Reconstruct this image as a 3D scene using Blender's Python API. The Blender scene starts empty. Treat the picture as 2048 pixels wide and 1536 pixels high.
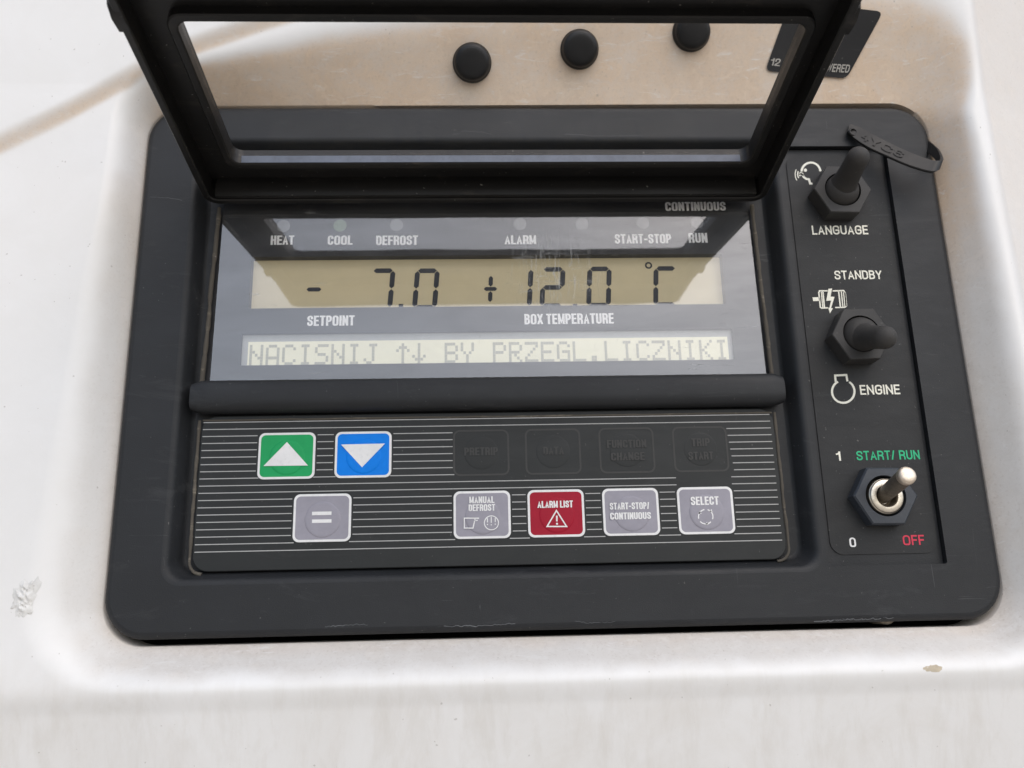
import bpy, math, random
from mathutils import Vector, Matrix
from mathutils.geometry import tessellate_polygon
import mathutils.noise as mn

SC = bpy.context.scene
COL = SC.collection
rad = math.radians

# ------------------------------------------------------------------ frame
# Panel coordinates in millimetres: x to the right, z up, h out of the panel.
# World: (x, -h, z + BASE), metres.
BASE = 1.6
AX = Vector((0.9991149, 0.0131021, -0.0400592))     # panel axes seen from the camera
F_PX, CXP, CYP = 1700.0, 1024.0, 768.0
AX = Vector((42400.0, 556.0, -F_PX)).normalized()
AU = Vector((-153.0, 6513.0, -F_PX)); AU = (AU - AX * AU.dot(AX)).normalized()
AN = AX.cross(AU)
ORG = Vector((0, 0, -F_PX * 0.165))                  # mm

def un(u, v, h=0.0):
    """photo pixel -> point of the plane h mm in front of the panel face"""
    d = Vector((u - CXP, CYP - v, -F_PX)); p0 = ORG + AN * h
    q = d * (p0.dot(AN) / d.dot(AN)) - ORG
    return q.dot(AX), q.dot(AU)

def W(x, z, h):
    return Vector((x / 1000, -h / 1000, z / 1000 + BASE))

# ------------------------------------------------------------------ camera
cam = bpy.data.cameras.new("camera"); camo = bpy.data.objects.new("camera", cam); COL.objects.link(camo)
SC.camera = camo
cp = W(-ORG.dot(AX), -ORG.dot(AU), -ORG.dot(AN))
def c2w(v):
    return Vector((v.dot(AX), -v.dot(AN), v.dot(AU)))
rx, ry, rz = c2w(Vector((1, 0, 0))), c2w(Vector((0, 1, 0))), c2w(Vector((0, 0, 1)))
camo.matrix_world = Matrix(((rx.x, ry.x, rz.x, cp.x), (rx.y, ry.y, rz.y, cp.y), (rx.z, ry.z, rz.z, cp.z), (0, 0, 0, 1)))
cam.sensor_width = 36.0; cam.lens = F_PX / 2048 * 36
cam.clip_start = 0.01; cam.clip_end = 5000
cam.dof.use_dof = True; cam.dof.focus_distance = 0.272; cam.dof.aperture_fstop = 15

# ------------------------------------------------------------------ light
SUN_EL, SUN_AZ = 46.0, 25.0       # azimuth measured from straight in front of the panel towards the right
w = bpy.data.worlds.new("World"); SC.world = w; w.use_nodes = True
nt = w.node_tree; bg = nt.nodes["Background"]
sky = nt.nodes.new("ShaderNodeTexSky"); sky.sky_type = 'NISHITA'; sky.sun_disc = False
sky.sun_elevation = rad(SUN_EL); sky.sun_rotation = rad(180 - SUN_AZ)
sky.air_density = 1.0; sky.dust_density = 2.5; sky.ozone_density = 1.0; sky.altitude = 100
nt.links.new(sky.outputs[0], bg.inputs[0]); bg.inputs[1].default_value = 0.15
sl = bpy.data.lights.new("sun", 'SUN'); sl.energy = 1.45; sl.angle = rad(100); sl.color = (1, 0.99, 0.98)
so = bpy.data.objects.new("sun", sl); COL.objects.link(so)
sd = Vector((math.sin(rad(SUN_AZ)) * math.cos(rad(SUN_EL)), -math.cos(rad(SUN_AZ)) * math.cos(rad(SUN_EL)), math.sin(rad(SUN_EL))))
so.location = (1, -3, 5); so.rotation_euler = sd.to_track_quat('Z', 'Y').to_euler()
SC.view_settings.view_transform = 'Standard'; SC.view_settings.look = 'None'
SC.view_settings.gamma = 1; SC.view_settings.exposure = 0.02
try: SC.view_settings.use_curve_mapping = False
except Exception: pass
SC.cycles.max_bounces = 8; SC.cycles.transparent_max_bounces = 12

# ------------------------------------------------------------------ materials
def nodes(name):
    m = bpy.data.materials.new(name); m.use_nodes = True
    n = m.node_tree.nodes; l = m.node_tree.links
    return m, n, l, n["Principled BSDF"]

def noise(n, l, scale, detail=4, rough=0.6, vec=None, stretch=None, dist=0.0):
    t = n.new("ShaderNodeTexNoise"); t.inputs["Scale"].default_value = scale
    t.inputs["Detail"].default_value = detail; t.inputs["Roughness"].default_value = rough
    t.inputs["Distortion"].default_value = dist
    tc = n.new("ShaderNodeNewGeometry"); src = tc.outputs["Position"]
    if stretch:
        mp = n.new("ShaderNodeMapping"); mp.inputs["Scale"].default_value = stretch
        if len(stretch) > 3: pass
        l.new(src, mp.inputs["Vector"]); src = mp.outputs[0]
    l.new(src, t.inputs["Vector"])
    return t.outputs["Fac"]

def ramp(n, l, fac, p0, p1, c0=(0, 0, 0, 1), c1=(1, 1, 1, 1)):
    r = n.new("ShaderNodeValToRGB"); r.color_ramp.elements[0].position = p0; r.color_ramp.elements[1].position = p1
    r.color_ramp.elements[0].color = c0; r.color_ramp.elements[1].color = c1
    l.new(fac, r.inputs[0]); return r.outputs[0]

def mix(n, l, fac, a, b):
    x = n.new("ShaderNodeMix"); x.data_type = 'RGBA'
    if isinstance(fac, (int, float)): x.inputs[0].default_value = fac
    else: l.new(fac, x.inputs[0])
    for v, s in ((a, x.inputs[6]), (b, x.inputs[7])):
        if isinstance(v, tuple): s.default_value = (*v[:3], 1)
        else: l.new(v, s)
    return x.outputs[2]

def mathn(n, l, op, a, b=None):
    x = n.new("ShaderNodeMath"); x.operation = op; x.use_clamp = False
    for v, s in ((a, x.inputs[0]), (b, x.inputs[1])):
        if v is None: continue
        if isinstance(v, (int, float)): s.default_value = v
        else: l.new(v, s)
    return x.outputs[0]

def bump(n, l, p, h, strength, dist=0.0002, prev=None):
    b = n.new("ShaderNodeBump"); b.inputs["Strength"].default_value = strength; b.inputs["Distance"].default_value = dist
    l.new(h, b.inputs["Height"])
    if prev: l.new(prev, b.inputs["Normal"])
    if p: l.new(b.outputs[0], p.inputs["Normal"])
    return b.outputs[0]

def plastic(name, col, rough=0.55, grain=0.25, dust=0.35, spec=0.5, dustcol=(0.13, 0.132, 0.135), gscale=2600):
    m, n, l, p = nodes(name)
    big = noise(n, l, 35, 5, 0.65)
    base = mix(n, l, ramp(n, l, big, 0.3, 0.7), tuple(c * 0.86 for c in col), tuple(c * 1.14 for c in col))
    # dust film in streaks, specks
    st = noise(n, l, 120, 6, 0.75, stretch=(0.35, 1, 1.3), dist=0.6)
    film = mathn(n, l, 'MULTIPLY', ramp(n, l, st, 0.56, 0.80), dust)
    base = mix(n, l, film, base, dustcol)
    sp = noise(n, l, 900, 2, 0.5)
    spk = mathn(n, l, 'MULTIPLY', ramp(n, l, sp, 0.735, 0.76), min(1.0, dust * 1.4))
    base = mix(n, l, spk, base, (0.3, 0.29, 0.27))
    # hair-line scratches and rubbed patches
    h1 = noise(n, l, 240, 3, 0.6, stretch=(0.14, 1, 1.8), dist=1.4); h2 = noise(n, l, 260, 3, 0.6, stretch=(1.7, 1, 0.16), dist=1.4)
    hs = mathn(n, l, 'MAXIMUM', ramp(n, l, h1, 0.685, 0.71), ramp(n, l, h2, 0.70, 0.725))
    hp = ramp(n, l, noise(n, l, 26, 3, 0.6), 0.45, 0.7)
    base = mix(n, l, mathn(n, l, 'MULTIPLY', mathn(n, l, 'MULTIPLY', hs, hp), min(1.0, dust * 1.6)), base, dustcol)
    l.new(base, p.inputs["Base Color"])
    rr_ = ramp(n, l, st, 0.2, 0.8, (rough - 0.08,) * 3 + (1,), (rough + 0.14,) * 3 + (1,))
    l.new(rr_, p.inputs["Roughness"]); p.inputs["Specular IOR Level"].default_value = spec
    g = noise(n, l, gscale, 2, 0.5)
    bump(n, l, p, g, grain, 0.00012)
    return m

def flat(name, col, rough=0.5, var=0.06, spec=0.4, emit=0.0, wear=0.0, wearcol=(0.05, 0.05, 0.05)):
    m, n, l, p = nodes(name)
    f = noise(n, l, 160, 5, 0.7)
    base = mix(n, l, ramp(n, l, f, 0.3, 0.7), tuple(c * (1 - var) for c in col), tuple(min(1, c * (1 + var)) for c in col))
    if wear:
        f2 = noise(n, l, 700, 4, 0.7)
        base = mix(n, l, mathn(n, l, 'MULTIPLY', ramp(n, l, f2, 0.55, 0.7), wear), base, wearcol)
    l.new(base, p.inputs["Base Color"]); p.inputs["Roughness"].default_value = rough
    p.inputs["Specular IOR Level"].default_value = spec
    if emit:
        l.new(base, p.inputs["Emission Color"]); p.inputs["Emission Strength"].default_value = emit
    return m

def metal(name, col, rough=0.3, dirt=0.3):
    m, n, l, p = nodes(name)
    f = noise(n, l, 600, 6, 0.75)
    base = mix(n, l, mathn(n, l, 'MULTIPLY', ramp(n, l, f, 0.45, 0.75), dirt), col, (0.10, 0.075, 0.05))
    l.new(base, p.inputs["Base Color"]); p.inputs["Metallic"].default_value = 1.0
    l.new(ramp(n, l, f, 0.3, 0.8, (rough,) * 3 + (1,), (rough + 0.25,) * 3 + (1,)), p.inputs["Roughness"])
    bump(n, l, p, noise(n, l, 1800, 3, 0.6), 0.25, 0.0001)
    return m

def clear_pane(name, ior, haze, hazecol=(0.55, 0.57, 0.58), scratches=1.0, cloud=(0.42, 0.75), cluster=None):
    """see-through sheet: mirror-like Fresnel reflection, scuffed dusty haze, scratches"""
    m, n, l, p = nodes(name); n.remove(p); out = n["Material Output"]
    tr = n.new("ShaderNodeBsdfTransparent"); gl = n.new("ShaderNodeBsdfGlossy"); gl.inputs["Roughness"].default_value = 0.03
    fr = n.new("ShaderNodeFresnel"); gb = n.new("ShaderNodeNewGeometry"); mr = n.new("ShaderNodeMapRange"); l.new(gb.outputs["Backfacing"], mr.inputs["Value"])
    mr.inputs["To Min"].default_value = ior; mr.inputs["To Max"].default_value = 1 / ior; l.new(mr.outputs[0], fr.inputs["IOR"])
    wv = noise(n, l, 14, 2, 0.5)
    b = bump(n, l, None, wv, 0.35, 0.0006)
    l.new(b, gl.inputs["Normal"])
    s1 = n.new("ShaderNodeMixShader"); sm_ = ramp(n, l, noise(n, l, 55, 5, 0.65, stretch=(0.25, 1, 1.6), dist=1.0), 0.30, 0.68, (0.80, 0.80, 0.80, 1), (1, 1, 1, 1)); l.new(mathn(n, l, 'MULTIPLY', fr.outputs[0], sm_), s1.inputs[0]); l.new(tr.outputs[0], s1.inputs[1]); l.new(gl.outputs[0], s1.inputs[2])
    df = n.new("ShaderNodeBsdfDiffuse"); df.inputs["Color"].default_value = (*hazecol, 1)
    hz = noise(n, l, 70, 6, 0.7, stretch=(0.5, 1, 1.2), dist=0.8)
    hzf = mathn(n, l, 'MULTIPLY', ramp(n, l, hz, *cloud), haze)
    sc = noise(n, l, 420, 3, 0.6, stretch=(0.16, 1, 1.6), dist=1.5)
    sc2 = noise(n, l, 500, 3, 0.6, stretch=(1.6, 1, 0.18), dist=1.0)
    patch = ramp(n, l, noise(n, l, 45, 2, 0.5), 0.5, 0.68)
    a = mathn(n, l, 'MAXIMUM', ramp(n, l, sc, 0.66, 0.72), ramp(n, l, sc2, 0.68, 0.74))
    a = mathn(n, l, 'MULTIPLY', mathn(n, l, 'MULTIPLY', a, patch), 0.28 * scratches)
    if cluster:
        gp = n.new("ShaderNodeNewGeometry"); vd = n.new("ShaderNodeVectorMath"); vd.operation = 'DISTANCE'
        l.new(gp.outputs["Position"], vd.inputs[0]); vd.inputs[1].default_value = cluster
        dm = ramp(n, l, mathn(n, l, 'MULTIPLY', vd.outputs["Value"], 50), 0.2, 1.0, (1, 1, 1, 1), (0, 0, 0, 1))
        s3 = noise(n, l, 620, 3, 0.65, stretch=(1.9, 1, 0.20), dist=0.6); s4 = noise(n, l, 520, 3, 0.65, stretch=(0.20, 1, 1.8), dist=0.8)
        sm = mathn(n, l, 'MAXIMUM', ramp(n, l, s3, 0.56, 0.66), ramp(n, l, s4, 0.58, 0.68))
        a = mathn(n, l, 'MAXIMUM', a, mathn(n, l, 'MULTIPLY', mathn(n, l, 'MULTIPLY', sm, dm), 0.42))
    f = mathn(n, l, 'ADD', mathn(n, l, 'ADD', hzf, haze * 0.5), a)
    s2 = n.new("ShaderNodeMixShader"); l.new(f, s2.inputs[0]); l.new(s1.outputs[0], s2.inputs[1]); l.new(df.outputs[0], s2.inputs[2])
    l.new(s2.outputs[0], out.inputs["Surface"])
    return m

M = {}
M['bezel'] = plastic("charcoal_plastic", (0.0165, 0.0180, 0.0203), 0.50, 0.34, 0.22, spec=0.38)
M['recess'] = plastic("recess_plastic", (0.013, 0.027, 0.030), 0.5, 0.2, 0.22)
M['lid'] = plastic("lid_plastic", (0.0105, 0.0102, 0.0100), 0.40, 0.15, 0.42, spec=0.36, dustcol=(0.10, 0.085, 0.068))  # film is dust plus brown ground light tinted into the underside
M['plate'] = plastic("switch_sticker", (0.0205, 0.0215, 0.0225), 0.6, 0.35, 0.22, spec=0.4, gscale=2000)
M['rubber'] = plastic("black_rubber", (0.042, 0.040, 0.038), 0.62, 0.12, 0.20, spec=0.35)
M['nut'] = plastic("nut_plastic", (0.040, 0.039, 0.038), 0.55, 0.10, 0.18, spec=0.4)
M['nut_blue'] = plastic("worn_nut_plastic", (0.036, 0.043, 0.054), 0.45, 0.35, 0.45, dustcol=(0.10, 0.12, 0.15), gscale=1200)
M['strap'] = plastic("strap_rubber", (0.012, 0.0115, 0.011), 0.40, 0.1, 0.10, spec=0.4)
M['cap'] = plastic("cap_rubber", (0.006, 0.006, 0.0065), 0.36, 0.1, 0.14, spec=0.32, dustcol=(0.07, 0.06, 0.05))
M['keypad'] = plastic("keypad_film", (0.015, 0.017, 0.017), 0.5, 0.10, 0.15, spec=0.4)
M['face'] = plastic("display_face", (0.012, 0.012, 0.014), 0.5, 0.05, 0.05)
M['black'] = flat("cavity_black", (0.004, 0.004, 0.004), 0.9, spec=0.1)
M['white'] = flat("white_print", (0.82, 0.82, 0.81), 0.5, wear=0.10)
M['face_white'] = flat("display_white_print", (0.88, 0.88, 0.87), 0.5, wear=0.04)
M['cream'] = flat("cream_print", (0.84, 0.83, 0.72), 0.5, wear=0.12)
M['scuff'] = flat("pale_scuff", (0.11, 0.115, 0.12), 0.7, var=0.3, wear=0.7, wearcol=(0.03, 0.033, 0.036))
M['line'] = flat("line_print", (0.46, 0.46, 0.45), 0.5)
M['ghost'] = flat("faded_print", (0.046, 0.046, 0.044), 0.6, wear=0.35, wearcol=(0.036, 0.038, 0.038))
M['green_print'] = flat("green_print", (0.02, 0.48, 0.22), 0.5)
M['red_print'] = flat("red_print", (0.62, 0.035, 0.075), 0.5)
M['green'] = flat("key_green", (0.018, 0.36, 0.115), 0.5, spec=0.2)
M['blue'] = flat("key_blue", (0.0, 0.215, 0.80), 0.5, spec=0.2)
M['red'] = flat("key_red", (0.36, 0.010, 0.030), 0.5, spec=0.2)
M['grey'] = flat("key_grey", (0.31, 0.30, 0.345), 0.5, var=0.08)
M['lcd'] = flat("lcd_glass", (0.50, 0.43, 0.27), 0.35, var=0.03, emit=0.22)
M['lcd2'] = flat("message_lcd_glass", (0.62, 0.60, 0.45), 0.35, var=0.03, emit=0.35)
M['lcdborder'] = flat("lcd_border", (0.42, 0.43, 0.42), 0.5)
M['segment'] = flat("lcd_segment", (0.010, 0.013, 0.022), 0.4)
M['dot'] = flat("lcd_dot", (0.48, 0.47, 0.38), 0.4)
M['ledlens'] = flat("lamp_lens", (0.20, 0.205, 0.21), 0.3)
M['ledgreen'] = flat("lamp_lens_green", (0.19, 0.27, 0.18), 0.3)
M['gasket'] = plastic("dusty_gasket", (0.10, 0.09, 0.075), 0.9, 0.6, 0.9, dustcol=(0.36, 0.32, 0.25), spec=0.2)
M['chrome'] = metal("worn_nickel", (0.72, 0.66, 0.56), 0.28, 0.45)
M['lever'] = metal("oxidised_steel", (0.30, 0.265, 0.22), 0.48, 0.5)
M['tip'] = metal("polished_tip", (0.80, 0.70, 0.58), 0.42, 0.35)
M['sticker'] = plastic("sticker_film", (0.010, 0.010, 0.011), 0.5, 0.05, 0.12, spec=0.3)
M['sticktext'] = flat("sticker_print", (0.42, 0.40, 0.36), 0.5, wear=0.3)
M['glass'] = clear_pane("display_glass", 2.55, 0.045, scratches=1.3, cluster=(0.016, 0.003, BASE + 0.041))
M['pane'] = clear_pane("lid_pane_plastic", 1.12, 0.010, scratches=0.4)
M['paneedge'] = flat("pane_edge", (0.15, 0.175, 0.225), 0.25, var=0.15, wear=0.4, wearcol=(0.12, 0.13, 0.15))
M['chip'] = flat("broken_filler", (0.74, 0.735, 0.71), 0.8, var=0.12, wear=0.6, wearcol=(0.25, 0.22, 0.18))  # dark blotches also paint in the shade of the crevices
M['stain'] = flat("brown_stain", (0.52, 0.45, 0.34), 0.8, var=0.2, wear=0.75, wearcol=(0.74, 0.71, 0.65))
M['ground'] = flat("bounce_ground", (0.50, 0.44, 0.36), 0.9, var=0.25, spec=0.2)  # light tone chosen to throw more bounce upwards

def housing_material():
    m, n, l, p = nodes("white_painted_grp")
    at = n.new("ShaderNodeAttribute"); at.attribute_name = "grime_shade"
    grime_shade = at.outputs["Fac"]
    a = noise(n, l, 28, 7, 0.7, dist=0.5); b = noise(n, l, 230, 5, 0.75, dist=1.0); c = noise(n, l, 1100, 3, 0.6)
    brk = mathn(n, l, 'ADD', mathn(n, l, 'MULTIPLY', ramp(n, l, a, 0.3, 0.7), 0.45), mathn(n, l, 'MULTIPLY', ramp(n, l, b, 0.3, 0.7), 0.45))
    fac = mathn(n, l, 'MULTIPLY', grime_shade, mathn(n, l, 'ADD', 0.55, brk))
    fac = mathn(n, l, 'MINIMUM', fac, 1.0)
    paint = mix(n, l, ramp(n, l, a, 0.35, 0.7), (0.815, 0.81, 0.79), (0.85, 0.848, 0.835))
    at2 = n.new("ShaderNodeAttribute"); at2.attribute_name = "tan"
    dirt = mix(n, l, at2.outputs["Fac"], mix(n, l, ramp(n, l, b, 0.3, 0.7), (0.58, 0.545, 0.50), (0.73, 0.71, 0.68)), mix(n, l, ramp(n, l, b, 0.3, 0.7), (0.61, 0.465, 0.335), (0.74, 0.595, 0.45)))  # dirt tones that also carry painted shade and warm bounce
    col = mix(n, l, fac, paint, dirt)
    # pale mineral drips / blots
    blot = n.new("ShaderNodeTexVoronoi"); blot.inputs["Scale"].default_value = 85; blot.inputs["Randomness"].default_value = 1
    g = n.new("ShaderNodeNewGeometry"); l.new(g.outputs["Position"], blot.inputs["Vector"])
    bl = mathn(n, l, 'MULTIPLY', mathn(n, l, 'MULTIPLY', ramp(n, l, blot.outputs["Distance"], 0.30, 0.36, (1, 1, 1, 1), (0, 0, 0, 1)), grime_shade), 0.10)
    col = mix(n, l, bl, col, (0.78, 0.68, 0.56))
    # faint run-off streaks down the lower body and scuffs
    gz = n.new("ShaderNodeSeparateXYZ"); l.new(g.outputs["Position"], gz.inputs[0])
    lowm = n.new("ShaderNodeMapRange"); l.new(gz.outputs[2], lowm.inputs["Value"])
    lowm.inputs["From Min"].default_value = BASE - 0.080; lowm.inputs["From Max"].default_value = BASE - 0.100
    st = noise(n, l, 130, 5, 0.7, stretch=(1, 1, 0.07), dist=0.3)
    sf = mathn(n, l, 'MULTIPLY', mathn(n, l, 'MULTIPLY', ramp(n, l, st, 0.48, 0.72), lowm.outputs[0]), 0.34)
    col = mix(n, l, sf, col, (0.60, 0.565, 0.50))
    mott = mathn(n, l, 'MULTIPLY', mathn(n, l, 'MAXIMUM', mathn(n, l, 'MAXIMUM', lowm.outputs[0], grime_shade), 0.15), ramp(n, l, noise(n, l, 18, 6, 0.7, dist=1.2), 0.45, 0.72))
    mott = mathn(n, l, 'MULTIPLY', mott, 0.34)
    col = mix(n, l, mott, col, (0.68, 0.64, 0.58))
    sc = noise(n, l, 260, 4, 0.7, stretch=(0.35, 1, 1.5), dist=1.2)
    col = mix(n, l, mathn(n, l, 'MULTIPLY', mathn(n, l, 'MULTIPLY', ramp(n, l, sc, 0.58, 0.70), grime_shade), 0.45), col, (0.80, 0.80, 0.79))
    # sparse dark specks over the paint
    sp = mathn(n, l, 'MULTIPLY', ramp(n, l, noise(n, l, 700, 1, 0.4), 0.79, 0.80), 0.4)
    col = mix(n, l, sp, col, (0.30, 0.27, 0.23))
    fine = mathn(n, l, 'MULTIPLY', mathn(n, l, 'MULTIPLY', ramp(n, l, c, 0.55, 0.75), grime_shade), 0.22)
    col = mix(n, l, fine, col, (0.30, 0.23, 0.16))
    l.new(col, p.inputs["Base Color"])
    l.new(ramp(n, l, fac, 0, 1, (0.42,) * 3 + (1,), (0.75,) * 3 + (1,)), p.inputs["Roughness"])
    p.inputs["Specular IOR Level"].default_value = 0.4
    bump(n, l, p, b, 0.12, 0.0003)
    return m
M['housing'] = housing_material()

# ------------------------------------------------------------------ mesh helper
ORIG = {}
class MB:
    def __init__(self): self.v = []; self.f = []
    def vert(self, x, z, h): self.v.append((x, z, h)); return len(self.v) - 1
    def ring(self, pts): return [self.vert(*p) for p in pts]
    def strip(self, a, b, closed=True):
        n = len(a)
        for i in range(n if closed else n - 1):
            j = (i + 1) % n
            self.f.append((a[i], a[j], b[j], b[i]))
    def loft(self, rings, closed=True):
        ids = [self.ring(r) for r in rings]
        for a, b in zip(ids, ids[1:]): self.strip(a, b, closed)
        return ids
    def cap(self, loops, h):
        """flat face at height h from outer loop and holes [(x,z)...]"""
        vs = [[Vector((x, z, 0)) for x, z in lp] for lp in loops]
        base = len(self.v)
        for lp in loops:
            for x, z in lp: self.v.append((x, z, h))
        for t in tessellate_polygon(vs):
            a, b, c = (Vector(self.v[base + k]) for k in t)
            if ((b.x - a.x) * (c.y - a.y) - (b.y - a.y) * (c.x - a.x)) < 0: t = t[::-1]
            self.f.append(tuple(base + k for k in t))
    def plate(self, loop, h0, h1, bevel=0.0, inset=None):
        """closed prism with small rounded edge; loop ccw"""
        top = inset if inset else loop
        rings = [[(x, z, h0) for x, z in loop], [(x, z, h1 - bevel) for x, z in loop]]
        if inset: rings.append([((x + a) / 2 + (x - a) * .21, (z + b) / 2 + (z - b) * .21, h1 - bevel * 0.29) for (x, z), (a, b) in zip(loop, inset)])
        if inset or not bevel: rings.append([(x, z, h1) for x, z in top])
        self.loft(rings); self.cap([top], h1)
    def lathe(self, cx, cz, prof, n=40, axis=None, h0=0):
        """prof: list of (radius, height along axis); axis default = +h. axis given in (x,z,h)"""
        ax = Vector(axis or (0, 0, 1)).normalized()
        t = Vector((1, 0, 0)); t = (t - ax * t.dot(ax)).normalized(); s = ax.cross(t)
        rings = []
        for r, a in prof:
            c = Vector((cx, cz, h0)) + ax * a
            rings.append([tuple(c + (t * math.cos(k * 2 * math.pi / n) + s * math.sin(k * 2 * math.pi / n)) * max(r, 1e-4)) for k in range(n)])
        self.loft(rings)
    def box(self, x0, x1, z0, z1, h0, h1):
        self.plate([(x0, z0), (x1, z0), (x1, z1), (x0, z1)], h0, h1)
        self.cap([[(x0, z0), (x1, z0), (x1, z1), (x0, z1)]], h0)
    def stroke(self, pts, wd, h, closed=False):
        """flat ribbon of width wd through pts [(x,z)]"""
        P = [Vector(p) for p in pts]; n = len(P); L = []; R = []
        for i in range(n):
            a = P[i - 1] if (i or closed) else None; b = P[(i + 1) % n] if (i < n - 1 or closed) else None
            d1 = (P[i] - a).normalized() if a is not None else None
            d2 = (b - P[i]).normalized() if b is not None else None
            if d1 is None: d1 = d2
            if d2 is None: d2 = d1
            n1 = Vector((-d1.y, d1.x)); n2 = Vector((-d2.y, d2.x)); m = (n1 + n2)
            if m.length < 1e-4: m = n1.copy()
            m.normalize(); k = 1 / max(0.4, m.dot(n1))
            L.append(P[i] + m * wd / 2 * k); R.append(P[i] - m * wd / 2 * k)
        a = self.ring([(p.x, p.y, h) for p in R]); b = self.ring([(p.x, p.y, h) for p in L])
        self.strip(a, b, closed)
    def poly(self, pts, h): self.cap([pts], h)
    def build(self, name, mat, parent=None, smooth=35, label=None):
        xs = [W(*v) for v in self.v]
        lo = Vector((min(p.x for p in xs), min(p.y for p in xs), min(p.z for p in xs)))
        hi = Vector((max(p.x for p in xs), max(p.y for p in xs), max(p.z for p in xs)))
        o0 = (lo + hi) / 2
        me = bpy.data.meshes.new(name); me.from_pydata([p - o0 for p in xs], [], self.f); me.update()
        if smooth:
            me.polygons.foreach_set("use_smooth", [True] * len(me.polygons))
            me.set_sharp_from_angle(angle=rad(smooth))
        me.materials.append(mat)
        o = bpy.data.objects.new(name, me); COL.objects.link(o); place(o, o0, parent)
        if label: o['label'] = label
        return o

def place(o, at, parent=None):
    ORIG[o.name] = at
    if parent is None: o.location = at
    else: o.parent = parent; o.location = at - ORIG[parent.name]

def thing(name, label, cat, at, group=None):
    o = bpy.data.objects.new(name, None); COL.objects.link(o); o.empty_display_size = 0.01
    place(o, at); o['label'] = label; o['category'] = cat
    if group: o['group'] = group
    return o
def part_empty(name, at, parent, label=None):
    o = bpy.data.objects.new(name, None); COL.objects.link(o); o.empty_display_size = 0.01
    place(o, at, parent)
    if label: o['label'] = label
    return o
def tag(o, label, cat, group=None):
    o['label'] = label; o['category'] = cat
    if group: o['group'] = group

def rr(x0, x1, z0, z1, r, n=8):
    """rounded rectangle, ccw, from the bottom right corner"""
    out = []
    for cx, cz, a0 in ((x1 - r, z0 + r, -90), (x1 - r, z1 - r, 0), (x0 + r, z1 - r, 90), (x0 + r, z0 + r, 180)):
        for k in range(n + 1):
            a = rad(a0 + 90 * k / n); out.append((cx + r * math.cos(a), cz + r * math.sin(a)))
    return out
def at_h(lp, h): return [(x, z, h) for x, z in lp]
def interp(x, tab):
    if x <= tab[0][0]: return tab[0][1]
    for (a, b), (c, d) in zip(tab, tab[1:]):
        if x <= c:
            return b + (d - b) * (x - a) / (c - a)
    return tab[-1][1]
def sstep(a, b, x):
    t = min(1, max(0, (x - a) / (b - a))); return t * t * (3 - 2 * t)

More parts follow.
